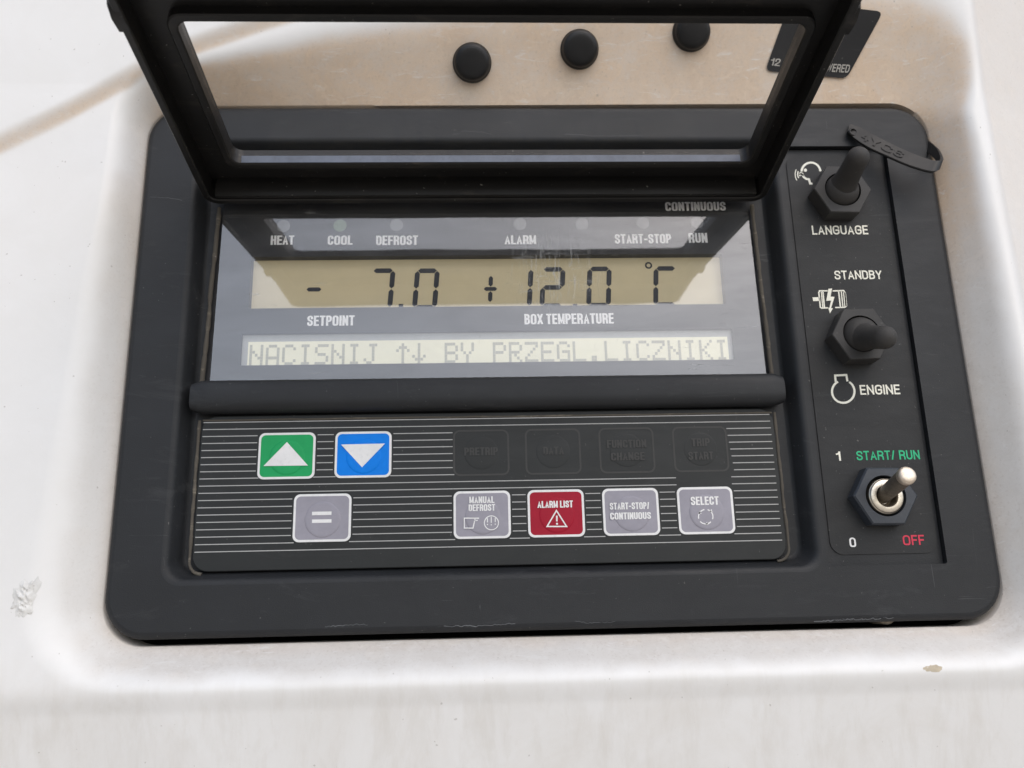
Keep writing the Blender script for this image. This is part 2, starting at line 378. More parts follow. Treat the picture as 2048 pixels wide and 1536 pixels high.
# ------------------------------------------------------------------ lettering
# drawn letters: centre lines in a unit box, '*' marks a rounded corner
R_ = True
GL = {
 'A': (1.0, [[(0, 0), (.5, 1.03), (1, 0)], [(.2, .30), (.8, .30)]]), 'B': (.95, [[(0, 0), (0, 1)], [(0, 1), (.94, 1, R_), (.94, .53, R_), (0, .53)], [(0, .53), (1, .53, R_), (1, 0, R_), (0, 0)]]),
 'C': (1.0, [[(1, .68), (1, 1, R_), (0, 1, R_), (0, 0, R_), (1, 0, R_), (1, .32)]]), 'D': (1.0, [[(0, 0), (0, 1), (1, 1, R_), (1, 0, R_), (0, 0)]]),
 'E': (.82, [[(1, 1), (0, 1), (0, 0), (1, 0)], [(0, .52), (.9, .52)]]), 'F': (.78, [[(1, 1), (0, 1), (0, 0)], [(0, .5), (.88, .5)]]),
 'G': (1.06, [[(1, .68), (1, 1, R_), (0, 1, R_), (0, 0, R_), (1, 0, R_), (1, .48), (.52, .48)]]), 'H': (1.0, [[(0, 0), (0, 1)], [(1, 0), (1, 1)], [(0, .52), (1, .52)]]),
 'I': (0.0, [[(0, 0), (0, 1)]]), 'L': (.74, [[(0, 1), (0, 0), (1, 0)]]), 'M': (1.3, [[(0, 0), (0, 1)], [(0, 1), (.5, .08), (1, 1)], [(1, 1), (1, 0)]]),
 'N': (1.02, [[(0, 0), (0, 1)], [(0, 1), (1, 0)], [(1, 0), (1, 1)]]), 'O': (1.08, [[(.5, 0), (0, 0, R_), (0, 1, R_), (1, 1, R_), (1, 0, R_), (.5, 0)]]),
 'P': (.95, [[(0, 0), (0, 1)], [(0, 1), (1, 1, R_), (1, .44, R_), (0, .44)]]), 'R': (1.0, [[(0, 0), (0, 1)], [(0, 1), (1, 1, R_), (1, .47, R_), (0, .47)], [(.5, .47), (.98, .40, R_), (1, 0)]]),
 'S': (.98, [[(1, .70), (1, 1, R_), (0, 1, R_), (0, .56, R_), (1, .46, R_), (1, 0, R_), (0, 0, R_), (0, .30)]]), 'T': (.92, [[(0, 1), (1, 1)], [(.5, 1), (.5, 0)]]),
 'U': (1.0, [[(0, 1), (0, 0, R_), (1, 0, R_), (1, 1)]]), 'W': (1.45, [[(0, 1), (.25, 0), (.5, 1), (.75, 0), (1, 1)]]), 'X': (1.0, [[(0, 0), (1, 1)], [(0, 1), (1, 0)]]),
 'Y': (.98, [[(0, 1), (.5, .42), (1, 1)], [(.5, .44), (.5, 0)]]), '/': (.40, [[(0, -.02), (1, 1.02)]]), '-': (.5, [[(0, .42), (1, .42)]]),
 '0': (.84, [[(.5, 0), (0, 0, R_), (0, 1, R_), (1, 1, R_), (1, 0, R_), (.5, 0)]]), '1': (.42, [[(0, .76), (.62, .80, R_), (1, 1.0)], [(1, 1), (1, 0)]]),
 '2': (.86, [[(0, .66), (0, 1, R_), (1, 1, R_), (1, .56, R_), (0, .10), (0, 0), (1, 0)]]), '4': (.9, [[(.72, 0), (.72, 1), (0, .3), (1, .3)]]),
 '6': (.86, [[(1, .76), (1, 1, R_), (0, 1, R_), (0, 0, R_), (1, 0, R_), (1, .56, R_), (0, .56)]])}
STYLE = {'impact': dict(w=.36, t=.165, k=1.42, gap=.07, rr=.20), 'sans': dict(w=.56, t=.158, k=1.06, gap=.12, rr=.30)}
def rounded(path, sx, r):
    out = []; n = len(path)
    for i, p in enumerate(path):
        P_ = Vector((p[0] * sx, p[1]))
        if len(p) > 2 and 0 < i < n - 1:
            a = Vector((path[i - 1][0] * sx, path[i - 1][1])); b = Vector((path[i + 1][0] * sx, path[i + 1][1]))
            da, db = a - P_, b - P_
            ra, rb = min(r, da.length * .5), min(r, db.length * .5)
            s0, s1 = P_ + da.normalized() * ra, P_ + db.normalized() * rb
            for k in range(7):
                t = k / 6; q = (1 - t) ** 2 * s0 + 2 * t * (1 - t) * P_.lerp((s0 + s1) / 2, 0.10) + t * t * s1; out.append((q.x, q.y))
        else: out.append((P_.x, P_.y))
    res = [out[0]]
    for q in out[1:]:
        if (Vector(q) - Vector(res[-1])).length > 1e-4: res.append(q)
    return res
def glyphs(s, style):
    """flat letters in a unit-cap-height line; returns vertices (x, y, layer) and faces"""
    st = STYLE[style]; mb = MB(); x = 0.0; lay = 0
    for ch in s:
        if ch == ' ': x += st['w'] * .75; continue
        wf, paths = GL[ch]; wd = wf * st['w']; k = st['k']; t = st['t']
        for path in paths:
            q = rounded(path, wd, st['rr'] if style == 'sans' else min(st['rr'], .2))
            q = [((a + 0) / k, b * (1 - t) + t / 2) for a, b in q]
            e0 = (Vector(q[0]) - Vector(q[1])).normalized() * t / 2; e1 = (Vector(q[-1]) - Vector(q[-2])).normalized() * t / 2
            if path[0][:2] != path[-1][:2]:      # square ends
                cut = 0.25 if ch in 'CGS' else 1.0
                q[0] = (q[0][0] + e0.x * cut, q[0][1] + e0.y * cut); q[-1] = (q[-1][0] + e1.x * (1.0 if ch == 'G' else cut), q[-1][1] + e1.y * cut)
            b0 = len(mb.v); mb.stroke(q, t, lay)
            for i in range(b0, len(mb.v)):
                vx, vy, vh = mb.v[i]
                mb.v[i] = (x + t * k / 2 + vx * k, min(1, max(0, vy)), vh)
            lay = (lay + 1) % 4
        x += wd + t * k + st['gap']
    return mb.v, mb.f

def word(mb, s, x0, x1, z0, z1, h, style, shear=0.0):
    v, f = glyphs(s, style)
    ax, bx = min(p[0] for p in v), max(p[0] for p in v)
    b = len(mb.v)
    for x, y, l_ in v:
        zz = z0 + y * (z1 - z0)
        mb.v.append((x0 + (x - ax) / (bx - ax) * (x1 - x0) + shear * (zz - z0), zz, h + 0.008 * l_))
    for t in f: mb.f.append(tuple(b + q for q in t))

def px_word(s, u0, u1, vtop, vbase, h, style, mat, parent, name='lettering', shear=0.0):
    a = un(u0, vbase, h); b = un(u1, vbase, h); t = un((u0 + u1) / 2, vtop, h); m = un((u0 + u1) / 2, vbase, h)
    mb = MB(); word(mb, s, a[0], b[0], m[1], t[1], h, style, shear)
    return mb.build(name, mat, parent, smooth=0)

# ================================================================== SETTING
g = MB(); g.v = [(-3e6, -1600, -40000), (3e6, -1600, -40000), (3e6, -1600, 4e6), (-3e6, -1600, 4e6)]; g.f = [(0, 3, 2, 1)]  # unseen ground sheet, added for its bounce light on the soffit
go = g.build('ground', M['ground'], smooth=0); go['kind'] = 'structure'

# ================================================================== HOUSING (white moulded cowl with a recess)
CX0, CX1, CZ0, CZ1, CR = -126.7, 155.2, -80.3, 104.7, 13.0
W_L = [(-80, 12.6), (-52, 11.6), (7, 9.0), (34, 8.0), (58, 6.2), (104, 5.0)]
W_R = [(-60, 10.4), (10, 9.8), (46, 9.4), (70, 8.8), (104, 7.6)]
W_T = [(-114, 7), (-104, 9.6), (-72, 17.6), (-55, 21.4), (-30, 26.4), (0, 31.5), (60, 40), (105, 43), (142, 38)]
GROOVE = [(-260, 30), (-190, 71.5), (-170, 83), (-149, 95), (-128, 108.6), (-110, 118.6), (-83, 129.5), (-60, 137.5), (-20, 149), (60, 168), (160, 180)]
HF = -2.0
def body(x, z):
    b = 11.0 - 1.6 * sstep(-95, -128, x) * sstep(125, 70, z)
    zg = interp(x, GROOVE)
    b += 2.2 * sstep(-3.2, 3.0, (z - zg) * 0.86)
    b += 0.05 * max(0, z - 104) + 0.008 * max(0, z - 104) ** 1.4 * sstep(-110, 20, x)
    if x > 166: b -= 0.62 * (x - 166) * sstep(0, 9, x - 166) 
    if z < -89: b -= 0.24 * (-89 - z) * sstep(0, 10, -89 - z)
    return b
def near(x, z):
    qx = min(max(x, CX0 + CR), CX1 - CR); qz = min(max(z, CZ0 + CR), CZ1 - CR)
    dx, dz = x - qx, z - qz; L = math.hypot(dx, dz)
    if L < 1e-6: return -CR, 0, 1, qx, qz
    return L - CR, dx / L, dz / L, qx, qz
def wid(nx, nz, qx, qz):
    wx = interp(qz, W_R) if nx > 0 else interp(qz, W_L)
    wz = interp(qx, W_T) if nz > 0 else 9.6
    return nx * nx * wx + nz * nz * wz
def hgt(x, z):
    e, nx, nz, qx, qz = near(x, z); ww = wid(nx, nz, qx, qz)
    t = max(0, e / ww); k = 0.34 + 0.22 * max(0, -nx)
    a, b = t, 1.0
    hh = max(k - abs(a - b), 0) / k
    gg = min(a, b) - hh * hh * k * 0.25
    return HF + (body(x, z) - HF) * min(1, gg / (1.0))
def tilt_cut(x, z):       # the cut-out sits a touch crooked round the panel
    return z + (1.5 * (x + 126) / 280 if z > 60 else 0.0)
hb = MB(); grime_shade = []
per = []
def addside(qa, qb, nx, nz, n):
    for k in range(n): t = k / n; per.append((qa[0] + (qb[0] - qa[0]) * t, qa[1] + (qb[1] - qa[1]) * t, nx, nz))
def addcorner(q, a0, n):
    for k in range(n): a = rad(a0 + 90 * k / n); per.append((q[0], q[1], math.cos(a), math.sin(a)))
xa, xb, za, zb = CX0 + CR, CX1 - CR, CZ0 + CR, CZ1 - CR
addside((xa, za), (xb, za), 0, -1, 60); addcorner((xb, za), -90, 36)
addside((xb, za), (xb, zb), 1, 0, 60); addcorner((xb, zb), 0, 56)
addside((xb, zb), (xa, zb), 0, 1, 160); addcorner((xa, zb), 90, 240)
addside((xa, zb), (xa, za), -1, 0, 110); addcorner((xa, za), 180, 36)
inner = [0, .02, .05, .1, .17, .25, .33, .41, .49, .56, .62, .68, .73, .78, .82, .86, .9, .94, .98, 1.02, 1.06, 1.1, 1.14, 1.18, 1.23, 1.28, 1.34]
tanv = [0.5] * len(per); rings = []
rings.append([(q[0] + q[2] * CR, tilt_cut(q[0], q[1] + q[3] * CR), -16.0) for q in per])
def grime_shade_at(x, z, e, nx, nz, t, qx):  # real dirt mixed with painted shade and ground bounce on the recess slopes
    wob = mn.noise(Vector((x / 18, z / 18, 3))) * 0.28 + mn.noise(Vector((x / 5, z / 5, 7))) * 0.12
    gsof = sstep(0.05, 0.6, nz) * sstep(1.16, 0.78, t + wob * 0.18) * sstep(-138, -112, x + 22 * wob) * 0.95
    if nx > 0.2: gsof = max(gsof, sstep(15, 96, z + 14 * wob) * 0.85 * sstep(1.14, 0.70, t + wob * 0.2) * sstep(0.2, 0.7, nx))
    side = (1 - max(0, nz) ** 2) * sstep(1.15, 0.55, t + wob) * (0.40 + 0.32 * sstep(0.0, 0.7, nx) + 0.45 * sstep(0.3, 0.9, -nz))  # wall dirt; the right wall's shade is tinted in too
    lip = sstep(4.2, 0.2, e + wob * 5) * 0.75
    zg = interp(x, GROOVE); gu = (z - zg) * 0.86; gr = sstep(-4.6, -1.8, gu) * sstep(4.2, -1.2, gu) * 0.78 * sstep(0.9, 1.3, t)  # groove tint: dirt plus the tan shade of its down-facing step
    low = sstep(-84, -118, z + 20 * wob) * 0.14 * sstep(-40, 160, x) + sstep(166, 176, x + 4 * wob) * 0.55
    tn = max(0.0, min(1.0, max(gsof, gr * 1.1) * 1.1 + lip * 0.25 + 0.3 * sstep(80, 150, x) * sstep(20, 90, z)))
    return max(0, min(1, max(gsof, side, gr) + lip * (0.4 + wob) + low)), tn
outer = [0.62 * k + 0.0062 * k * k for k in range(1, 123)] + [200, 240, 300, 380, 480]
gcol = [0.5] * len(per)
allr = [('t', t) for t in inner] + [('o', o) for o in outer]
for kind, val in allr:
    row = []
    for qx, qz, nx, nz in per:
        ww = wid(nx, nz, qx, qz)
        e = val * ww if kind == 't' else ww * 1.34 + val
        x, z = qx + nx * (CR + e), qz + nz * (CR + e)
        h = hgt(x, z)
        z2 = tilt_cut(x, z) if e < 6 else z + (tilt_cut(x, z) - z) * max(0, 1 - (e - 6) / 20)
        row.append((x, z2, h)); g_, t_ = grime_shade_at(x, z, e, nx, nz, e / ww, qx); gcol.append(g_); tanv.append(t_)
    rings.append(row)
hb.loft(rings)
housing = thing('unit_housing', 'dirty white moulded housing of the cooling unit around the black control panel', 'housing', W(0, -60, -10))
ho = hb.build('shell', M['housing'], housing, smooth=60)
ca = ho.data.attributes.new("grime_shade", 'FLOAT', 'POINT'); ca.data.foreach_set("value", gcol)
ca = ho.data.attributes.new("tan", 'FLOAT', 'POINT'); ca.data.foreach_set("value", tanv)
cav = MB(); cav.cap([rr(CX0 - 1, CX1 + 1, CZ0 - 1, CZ1 + 2, CR)], -15.9)
cav.build('inner_cavity', M['black'], housing, smooth=0)

def surf(u, v, off=0.0):
    """photo pixel -> point on the housing surface"""
    h = 12.0
    for _ in range(30):
        x, z = un(u, v, h); h = h * 0.5 + 0.5 * (hgt(x, z) + off)
    return x, z, h
def surf_n(x, z):
    d = 0.6
    gx = (hgt(x + d, z) - hgt(x - d, z)) / (2 * d); gz = (hgt(x, z + d) - hgt(x, z - d)) / (2 * d)
    return Vector((-gx, -gz, 1)).normalized()

# broken spot in the paint, left
random.seed(4)
cx_, cz_, ch_ = surf(50, 1195)
ck = MB(); N1, N2 = 12, 44
ids = []
for i in range(N1 + 1):
    row = []
    for k in range(N2):
        a = 2 * math.pi * k / N2; rr_ = i / N1
        R = 0.92 + 0.45 * mn.noise(Vector((math.cos(a) * 1.8, math.sin(a) * 1.8, 1.3))) + 0.30 * mn.noise(Vector((math.cos(a) * 6, math.sin(a) * 6, 2)))
        x = cx_ + 3.9 * R * rr_ * math.cos(a) + 1.0 * rr_ * math.sin(a); z = cz_ + 5.6 * R * rr_ * math.sin(a)
        nz_ = mn.noise(Vector((x * 0.55 + 0.5 * z, z * 0.3, 5))); n2_ = mn.noise(Vector((x * 1.3, z * 1.1, 9)))
        hh = hgt(x, z) + (abs(nz_) * 1.9 + n2_ * 0.5) * (1 - rr_ ** 2) + 0.14 * (1 - rr_ ** 4) + 0.015
        row.append(ck.vert(x, z, hh))
    ids.append(row)
for a, b in zip(ids, ids[1:]): ck.strip(a, b)
ck.build('paint_chip', M['chip'], housing, smooth=25, label='crumpled broken patch of paint left of the panel')
# brown stain under the lower rim, right
sx, sz, sh = surf(1865, 1337)
stn = MB(); stn_pts = []
for k in range(40):
    a = 2 * math.pi * k / 40
    R = 1 + 0.35 * mn.noise(Vector((math.cos(a) * 2, math.sin(a) * 2, 4))) + 0.2 * mn.noise(Vector((math.cos(a) * 6, math.sin(a) * 6, 4)))
    stn_pts.append((sx + 2.9 * R * math.cos(a), sz + (1.0 + 0.25 * math.cos(a)) * R * math.sin(a)))
c0 = stn.vert(sx, sz, hgt(sx, sz) + 0.06); r1 = [stn.vert(x, z, hgt(x, z) + 0.03) for x, z in stn_pts]
for k in range(40): stn.f.append((c0, r1[k], r1[(k + 1) % 40]))
stn.build('stain', M['stain'], housing, smooth=60, label='small brown stain below the panel')

# ================================================================== RUBBER CAPS on the slope above the panel
def caps():
    spots = [(944, 119, 'round black rubber bumper, the lowest and leftmost of three above the panel'),
             (1160, 92, 'round black rubber bumper, the middle one of three above the panel'),
             (1385, 57, 'round black rubber bumper partly behind the lid bar, nearest the dark sticker')]
    first = None
    for k, (u, v, lab) in enumerate(spots):
        x, z, h = surf(u, v, 2.0); h = hgt(x, z)
        if first is None:
            nrm = surf_n(x, z)
            mb = MB()
            mb.lathe(x, z, [(6.9, -0.5), (7.0, 0.2), (6.9, 0.9), (6.55, 1.3), (6.4, 1.7), (6.3, 2.6), (5.9, 3.3), (5.2, 3.75), (4.2, 3.95), (2.5, 4.02), (0.0, 4.05)], 48, nrm, h)
            first = mb.build('rubber_bumper', M['cap'], None, smooth=50); o = first; off = ORIG[o.name] - W(x, z, h)
        else:
            o = first.copy(); COL.objects.link(o); o.location = W(x, z, h) + off
        tag(o, lab, 'bumper', 'rubber bumpers above the panel')
caps()

# ================================================================== DARK STICKER on the slope, right
stk = thing('sticker', 'dark skewed sticker with pale lettering on the dirty slope behind the lid arm', 'sticker', W(*surf(1650, 90)))
A_, B_, C_, D_ = (surf(1530, 142), surf(1693, 158), surf(1766, 24), surf(1580, 3))
sk = MB(); NU, NV = 20, 14
def sk_pt(a, b):
    x = (A_[0] * (1 - a) + B_[0] * a) * (1 - b) + (D_[0] * (1 - a) + C_[0] * a) * b
    z = (A_[1] * (1 - a) + B_[1] * a) * (1 - b) + (D_[1] * (1 - a) + C_[1] * a) * b
    return x, z
def sq_round(a, b, r=0.09, asp=1.3):
    # pull grid corners in so the outline is rounded
    px, py = a * asp, b
    cx = min(max(px, r), asp - r); cy = min(max(py, r), 1 - r)
    dx, dy = px - cx, py - cy
    L = max(abs(dx), abs(dy)); E = math.hypot(dx, dy)
    if E > 1e-9: px, py = cx + dx * L / E, cy + dy * L / E
    return px / asp, py
gr = [[None] * (NU + 1) for _ in range(NV + 1)]
for j in range(NV + 1):
    for i in range(NU + 1):
        # cluster lines near the edges for round corners
        ea = 0.5 - 0.5 * math.cos(math.pi * i / NU); eb = 0.5 - 0.5 * math.cos(math.pi * j / NV)
        x, z = sk_pt(*sq_round(ea, eb)); gr[j][i] = sk.vert(x, z, hgt(x, z) + 0.25)
for j in range(NV):
    for i in range(NU): sk.f.append((gr[j][i], gr[j][i + 1], gr[j + 1][i + 1], gr[j + 1][i]))
sk.build('backing', M['sticker'], stk, smooth=60)
def surf_word(s, u0, v0, u1, v1, cap_px, mat, parent, shear):
    a = surf(u0, v0); b = surf(u1, v1); t = surf(u0, v0 - cap_px)
    mb = MB(); L = math.hypot(b[0] - a[0], b[1] - a[1]); H = t[1] - a[1]
    word(mb, s, 0, L, 0, H, 0, 'sans', shear)
    dx, dz = (b[0] - a[0]) / L, (b[1] - a[1]) / L
    mb.v = [(a[0] + x * dx, a[1] + x * dz + y, l_) for x, y, l_ in mb.v]
    mb.v = [(x, z, hgt(x, z) + 0.42 + l_) for x, z, l_ in mb.v]
    mb.build('lettering', mat, parent, smooth=0)
surf_word('12', 1539, 132, 1558, 134, 15, M['sticktext'], stk, 0.25)
surf_word('POWERED', 1632, 143, 1696, 147, 16, M['sticktext'], stk, 0.25)

# ================================================================== CONTROL PANEL
panel = thing('control_panel', 'black control panel with displays, coloured keys and three toggle switches set in the white housing', 'control panel', W(14, -78, -6))
PX0, PX1, PZ0, PZ1, PR = -126.2, 154.6, -78.3, 103.7, 13.0
RX0, RX1, RZ0, RZ1, RR = -109.6, 97.4, -62.6, 91.2, 6.0     # the big recess
HX0, HX1, HZ0, HZ1 = 99.2, 137.4, -61.0, 87.3               # the switch channel
bz = MB()
n_ = 12
def ins(d): return rr(PX0 + d, PX1 - d, PZ0 + d, PZ1 - d, PR - d, n_)
bz.loft([at_h(ins(0), -10)] + [at_h(ins(0), -2.2)] + [at_h(ins(2.2 * (1 - math.cos(rad(a)))), -2.2 + 2.2 * math.sin(rad(a))) for a in (15, 30, 45, 60, 75, 90)])
def rec(d): return rr(RX0 + d, RX1 - d, RZ0 + d, RZ1 - d, max(2.0, RR - 0.3 * d), 8)
chan = rr(HX0, HX1, HZ0, HZ1, 0.8, 3)
bz.cap([ins(2.2), rec(0)[::-1], chan[::-1]], 0)
prof = [(0, 0), (0.7, -0.09), (1.3, -0.36), (1.8, -0.8), (2.15, -1.35), (2.9, -3.0), (4.0, -5.4), (4.5, -6.2), (5.2, -6.5)]
bz.loft([at_h(rec(d), h) for d, h in prof])
bz.cap([rec(5.2), rr(-101.8, 88.4, 1.6, 68.2, 1.0, 3)[::-1]], -6.5)
bz.loft([at_h(rr(-101.8, 88.4, 1.6, 68.2, 1.0, 3), -6.5), at_h(rr(-101.8, 88.4, 1.6, 68.2, 1.0, 3), -12)])
bz.loft([at_h(chan, 0), at_h(chan, -6)])
bz.build('bezel', M['bezel'], panel, smooth=40)
# pale scuffs along the lower edge and a few hair-line scratches
random.seed(11)
def scuff(pts, wd, h, jit):
    out = []
    for (a, b), (c, d) in zip(pts, pts[1:]):
        nseg = max(2, int(math.hypot(c - a, d - b) / 4))
        for k in range(nseg): t = k / nseg; out.append((a + (c - a) * t + random.uniform(-jit, jit) * .4, b + (d - b) * t + random.uniform(-jit, jit)))
    mb = MB(); run = []
    for p in out:
        run.append(un(*p, h))
        if len(run) > 3 and random.random() < 0.16: mb.stroke(run, wd * random.uniform(.5, 1.2), h); run = [run[-1]] if random.random() < .6 else []
    if len(run) > 1: mb.stroke(run, wd * .7, h)
    return mb
for pts, wd, h, jit in (([(1628, 1243), (1700, 1239), (1760, 1236), (1815, 1231), (1832, 1229)], 0.30, -0.35, 1.6), ([(1670, 1240), (1790, 1236)], 0.22, -0.2, 2.4), ([(888, 1253), (960, 1252), (1035, 1246)], 0.28, 0.03, 1.6),
                        ([(650, 1253), (706, 1249), (740, 1249)], 0.22, 0.03, 1.6), ([(1150, 1242), (1180, 1246), (1235, 1244)], 0.18, 0.03, 1.4), ([(905, 270), (930, 262), (968, 264), (990, 272)], 0.14, 0.03, 1.0),
                        ([(300, 394), (340, 396), (372, 402)], 0.12, 0.03, 0.6), ([(1130, 268), (1190, 272), (1290, 271)], 0.12, 0.03, 1.2)):
    scuff(pts, wd, h, jit).build('scuff_mark', M['scuff'], panel, smooth=0)
# channel floor (leaves a dark slot on the right)
cf = MB(); cf.box(HX0 + 0.25, HX1 - 0.2, HZ0 + 0.05, HZ1 - 0.35, -5.5, -2.1)
cf.build('channel_floor', M['bezel'], panel, smooth=0)
cfb = MB(); cfb.cap([rr(HX0, HX1, HZ0, HZ1, 0.8, 3)], -5.9); cfb.build('channel_back', M['black'], panel, smooth=0)

# ---- switch sticker with lettering
HP = -1.75
swp = part_empty('switch_plate', W(118, 14, HP), panel)
lp = rr(101.0, 136.0, -57.4, 84.6, 4.2, 8)
sb = MB(); sb.plate(lp, -2.15, HP); sb.build('plate_film', M['plate'], swp, smooth=30)
HT = HP + 0.06
for s, u0, u1, vt, vb, mt in (('LANGUAGE', 1625, 1737, 451, 469, 'cream'), ('STANDBY', 1670, 1765, 541, 558.5, 'cream'), ('ENGINE', 1721, 1801, 769.5, 789, 'cream'),
                              ('1', 1673, 1683, 903, 921.5, 'cream'), ('START/ RUN', 1714, 1841, 901, 919.5, 'green_print'), ('0', 1700, 1713, 1075, 1094, 'white'), ('OFF', 1807, 1850, 1070, 1090, 'red_print')):
    px_word(s, u0, u1, vt, vb, HT, 'sans', M[mt], swp)
def P(pts, h=HT): return [un(u, v, h) for u, v in pts]
def arc(cu, cv, r, a0, a1, n=24, ry=None):
    return [(cu + r * math.cos(rad(a0 + (a1 - a0) * k / n)), cv - (ry or r) * math.sin(rad(a0 + (a1 - a0) * k / n))) for k in range(n + 1)]
# speaking head (zoom origin 1480,180, 4.876 px per px)
def z6(pts): return [(1480 + x / 4.876, 180 + y / 4.876) for x, y in pts]
ic = MB()
ic.stroke(P(z6(arc(692, 800, 92, 5, 176, 26))), 0.81, HT)
ic.stroke(P(z6([(600, 800), (590, 822), (612, 830), (622, 850), (648, 868), (672, 870), (684, 912), (706, 912)])), 0.81, HT)
ic.poly(P(z6(arc(638, 782, 16, 0, 345, 16))), HT)
ic.poly(P(z6([(588, 822), (606, 800), (622, 822), (620, 842)][::-1])), HT)
for k, r in enumerate((22, 42, 66)):
    ic.stroke(P(z6(arc(604, 822, r, 148, 218 + k * 2, 8, r * 1.35))), 0.55 - 0.12 * k, HT)
ic.build('talking_head_icon', M['cream'], swp, smooth=0)
# motor with lightning (zoom origin 1500,500, 3.737)
def z5(pts): return [(1500 + x / 3.737, 500 + y / 3.737) for x, y in pts]
ic = MB()
ic.stroke(P(z5([(580, 305), (520, 305), (514, 318), (526, 428), (536, 434), (582, 432)])), 0.47, HT)
ic.stroke(P(z5([(545, 312), (556, 428)])), 0.47, HT)
ic.stroke(P(z5([(533, 312), (544, 428)])), 0.36, HT)
ic.stroke(P(z5([(618, 306), (700, 303), (708, 316), (718, 420), (708, 428), (636, 430)])), 0.47, HT)
ic.stroke(P(z5([(662, 306), (676, 426)])), 0.47, HT); ic.stroke(P(z5([(682, 306), (694, 424)])), 0.39, HT)
ic.stroke(P(z5([(706, 316), (716, 420)])), 0.98, HT)
ic.stroke(P(z5([(470, 368), (520, 366)])), 1.37, HT)
ic.poly(P(z5([(586, 290), (614, 287), (602, 348), (632, 350), (606, 434), (620, 436), (597, 474), (585, 430), (594, 432), (606, 378), (570, 380)][::-1])), HT)
ic.build('motor_icon', M['cream'], swp, smooth=0)
ic = MB()
ic.stroke(P(z5([(641, 986), (636, 938), (720, 934), (728, 982)])), 0.72, HT)
ic.stroke(P(z5(arc(697, 1058, 84, 118, 418, 40))), 0.72, HT)
ic.build('engine_icon', M['cream'], swp, smooth=0)

# ---- toggle switches
def hexa(cx, cz, r, rot):
    return [(cx + r * math.cos(rad(rot + 60 * k)), cz + r * math.sin(rad(rot + 60 * k))) for k in range(6)]
def nut_mesh(cx, cz, r, rot, h0, h1, hole, chamfer=0.3):
    mb = MB(); a = hexa(cx, cz, r, rot); b = hexa(cx, cz, r - chamfer, rot)
    hole_lp = [(cx + hole * math.cos(2 * math.pi * k / 40), cz + hole * math.sin(2 * math.pi * k / 40)) for k in range(40)]
    mb.loft([at_h(a, h0), at_h(a, h1 - chamfer), at_h(b, h1)])
    mb.cap([b, hole_lp[::-1]], h1)
    mb.loft([at_h(hole_lp, h1), at_h(hole_lp, h0)])
    return mb
NH = 4.7
def booted(u, v, tipx, tipz, tiph, rot, label):
    cx, cz = un(u, v, NH)
    t = part_empty('toggle_switch', W(cx, cz, HP), panel, label)
    nut_mesh(cx, cz, 10.2, rot, HP, NH, 6.4).build('hex_nut', M['nut'], t, smooth=20)
    ax = Vector((tipx - cx, tipz - cz, tiph - 1.0)); L = ax.length
    mb = MB()
    # boot collar, straight out of the nut, then the sleeve along the lever
    mb.lathe(cx, cz, [(6.1, HP + 0.3), (6.1, 2.6), (6.0, 3.8), (5.7, 4.9), (5.25, 5.8), (4.7, 6.5), (4.1, 7.0), (3.3, 7.4), (0.5, 7.5)], 40)
    pr = [(5.2, 2.6), (4.85, 4.6), (4.45, 6.2), (4.15, 7.6), (3.95, 9.5), (3.84, 12), (3.76, L - 5), (3.7, L - 3.6)]
    pr += [(3.7 * math.cos(rad(a)), L - 3.6 + 3.6 * math.sin(rad(a))) for a in (15, 30, 45, 60, 75, 88, 90)]
    mb.lathe(cx, cz, pr, 40, ax, 1.0)
    mb.build('rubber_boot', M['rubber'], t, smooth=45)
tx, tz = un(1719, 312, 18.5); booted(1686, 378, tx, tz + 1.0, 21.0, -1.5, 'black rubber booted language switch leaning up')
tx, tz = un(1774, 674, 18.5); booted(1724, 667, tx, tz - 1.0, 21.0, 1.0, 'black rubber booted standby switch leaning down')
cx, cz = un(1774, 992, 3.2)
t3 = part_empty('toggle_switch', W(cx, cz, HP), panel, 'bare metal start switch with bluish black nut')
nm = nut_mesh(cx - 0.3, cz + 0.1, 10.5, -1.0, HP, 3.2, 6.6, 0.55)
nm.build('hex_nut', M['nut_blue'], t3, smooth=20)
bs = MB(); bs.lathe(cx, cz, [(5.75, -1), (5.75, 2.4), (5.65, 2.75), (5.35, 2.95), (5.2, 3.3), (4.9, 3.45), (3.6, 3.45), (3.35, 3.2), (3.2, 2.4), (2.9, 0.0), (2.2, -0.6), (0.0, -0.8)], 48)
bs.build('bushing', M['chrome'], t3, smooth=35)
tx, tz = un(1817, 948, 19.0)
ax = Vector((tx - cx, tz - cz, 19.0 + 1.0)); L = ax.length
lv = MB(); lv.lathe(cx, cz, [(2.2, 0.2), (2.4, 2.5), (2.45, 4), (2.5, 7), (2.58, 11), (2.65, L - 4.2), (2.7, L - 2.6)], 32, ax, -1.0)
lv.build('lever', M['lever'], t3, smooth=50)
tp = MB(); tp.lathe(cx, cz, [(2.66, L - 2.9), (2.78, L - 2.3), (2.84, L - 1.6), (2.78, L - 0.9), (2.55, L - 0.45), (2.1, L - 0.15), (1.2, L + 0.05), (0, L + 0.1)], 32, ax, -1.0)
tp.build('lever_tip', M['tip'], t3, smooth=50)

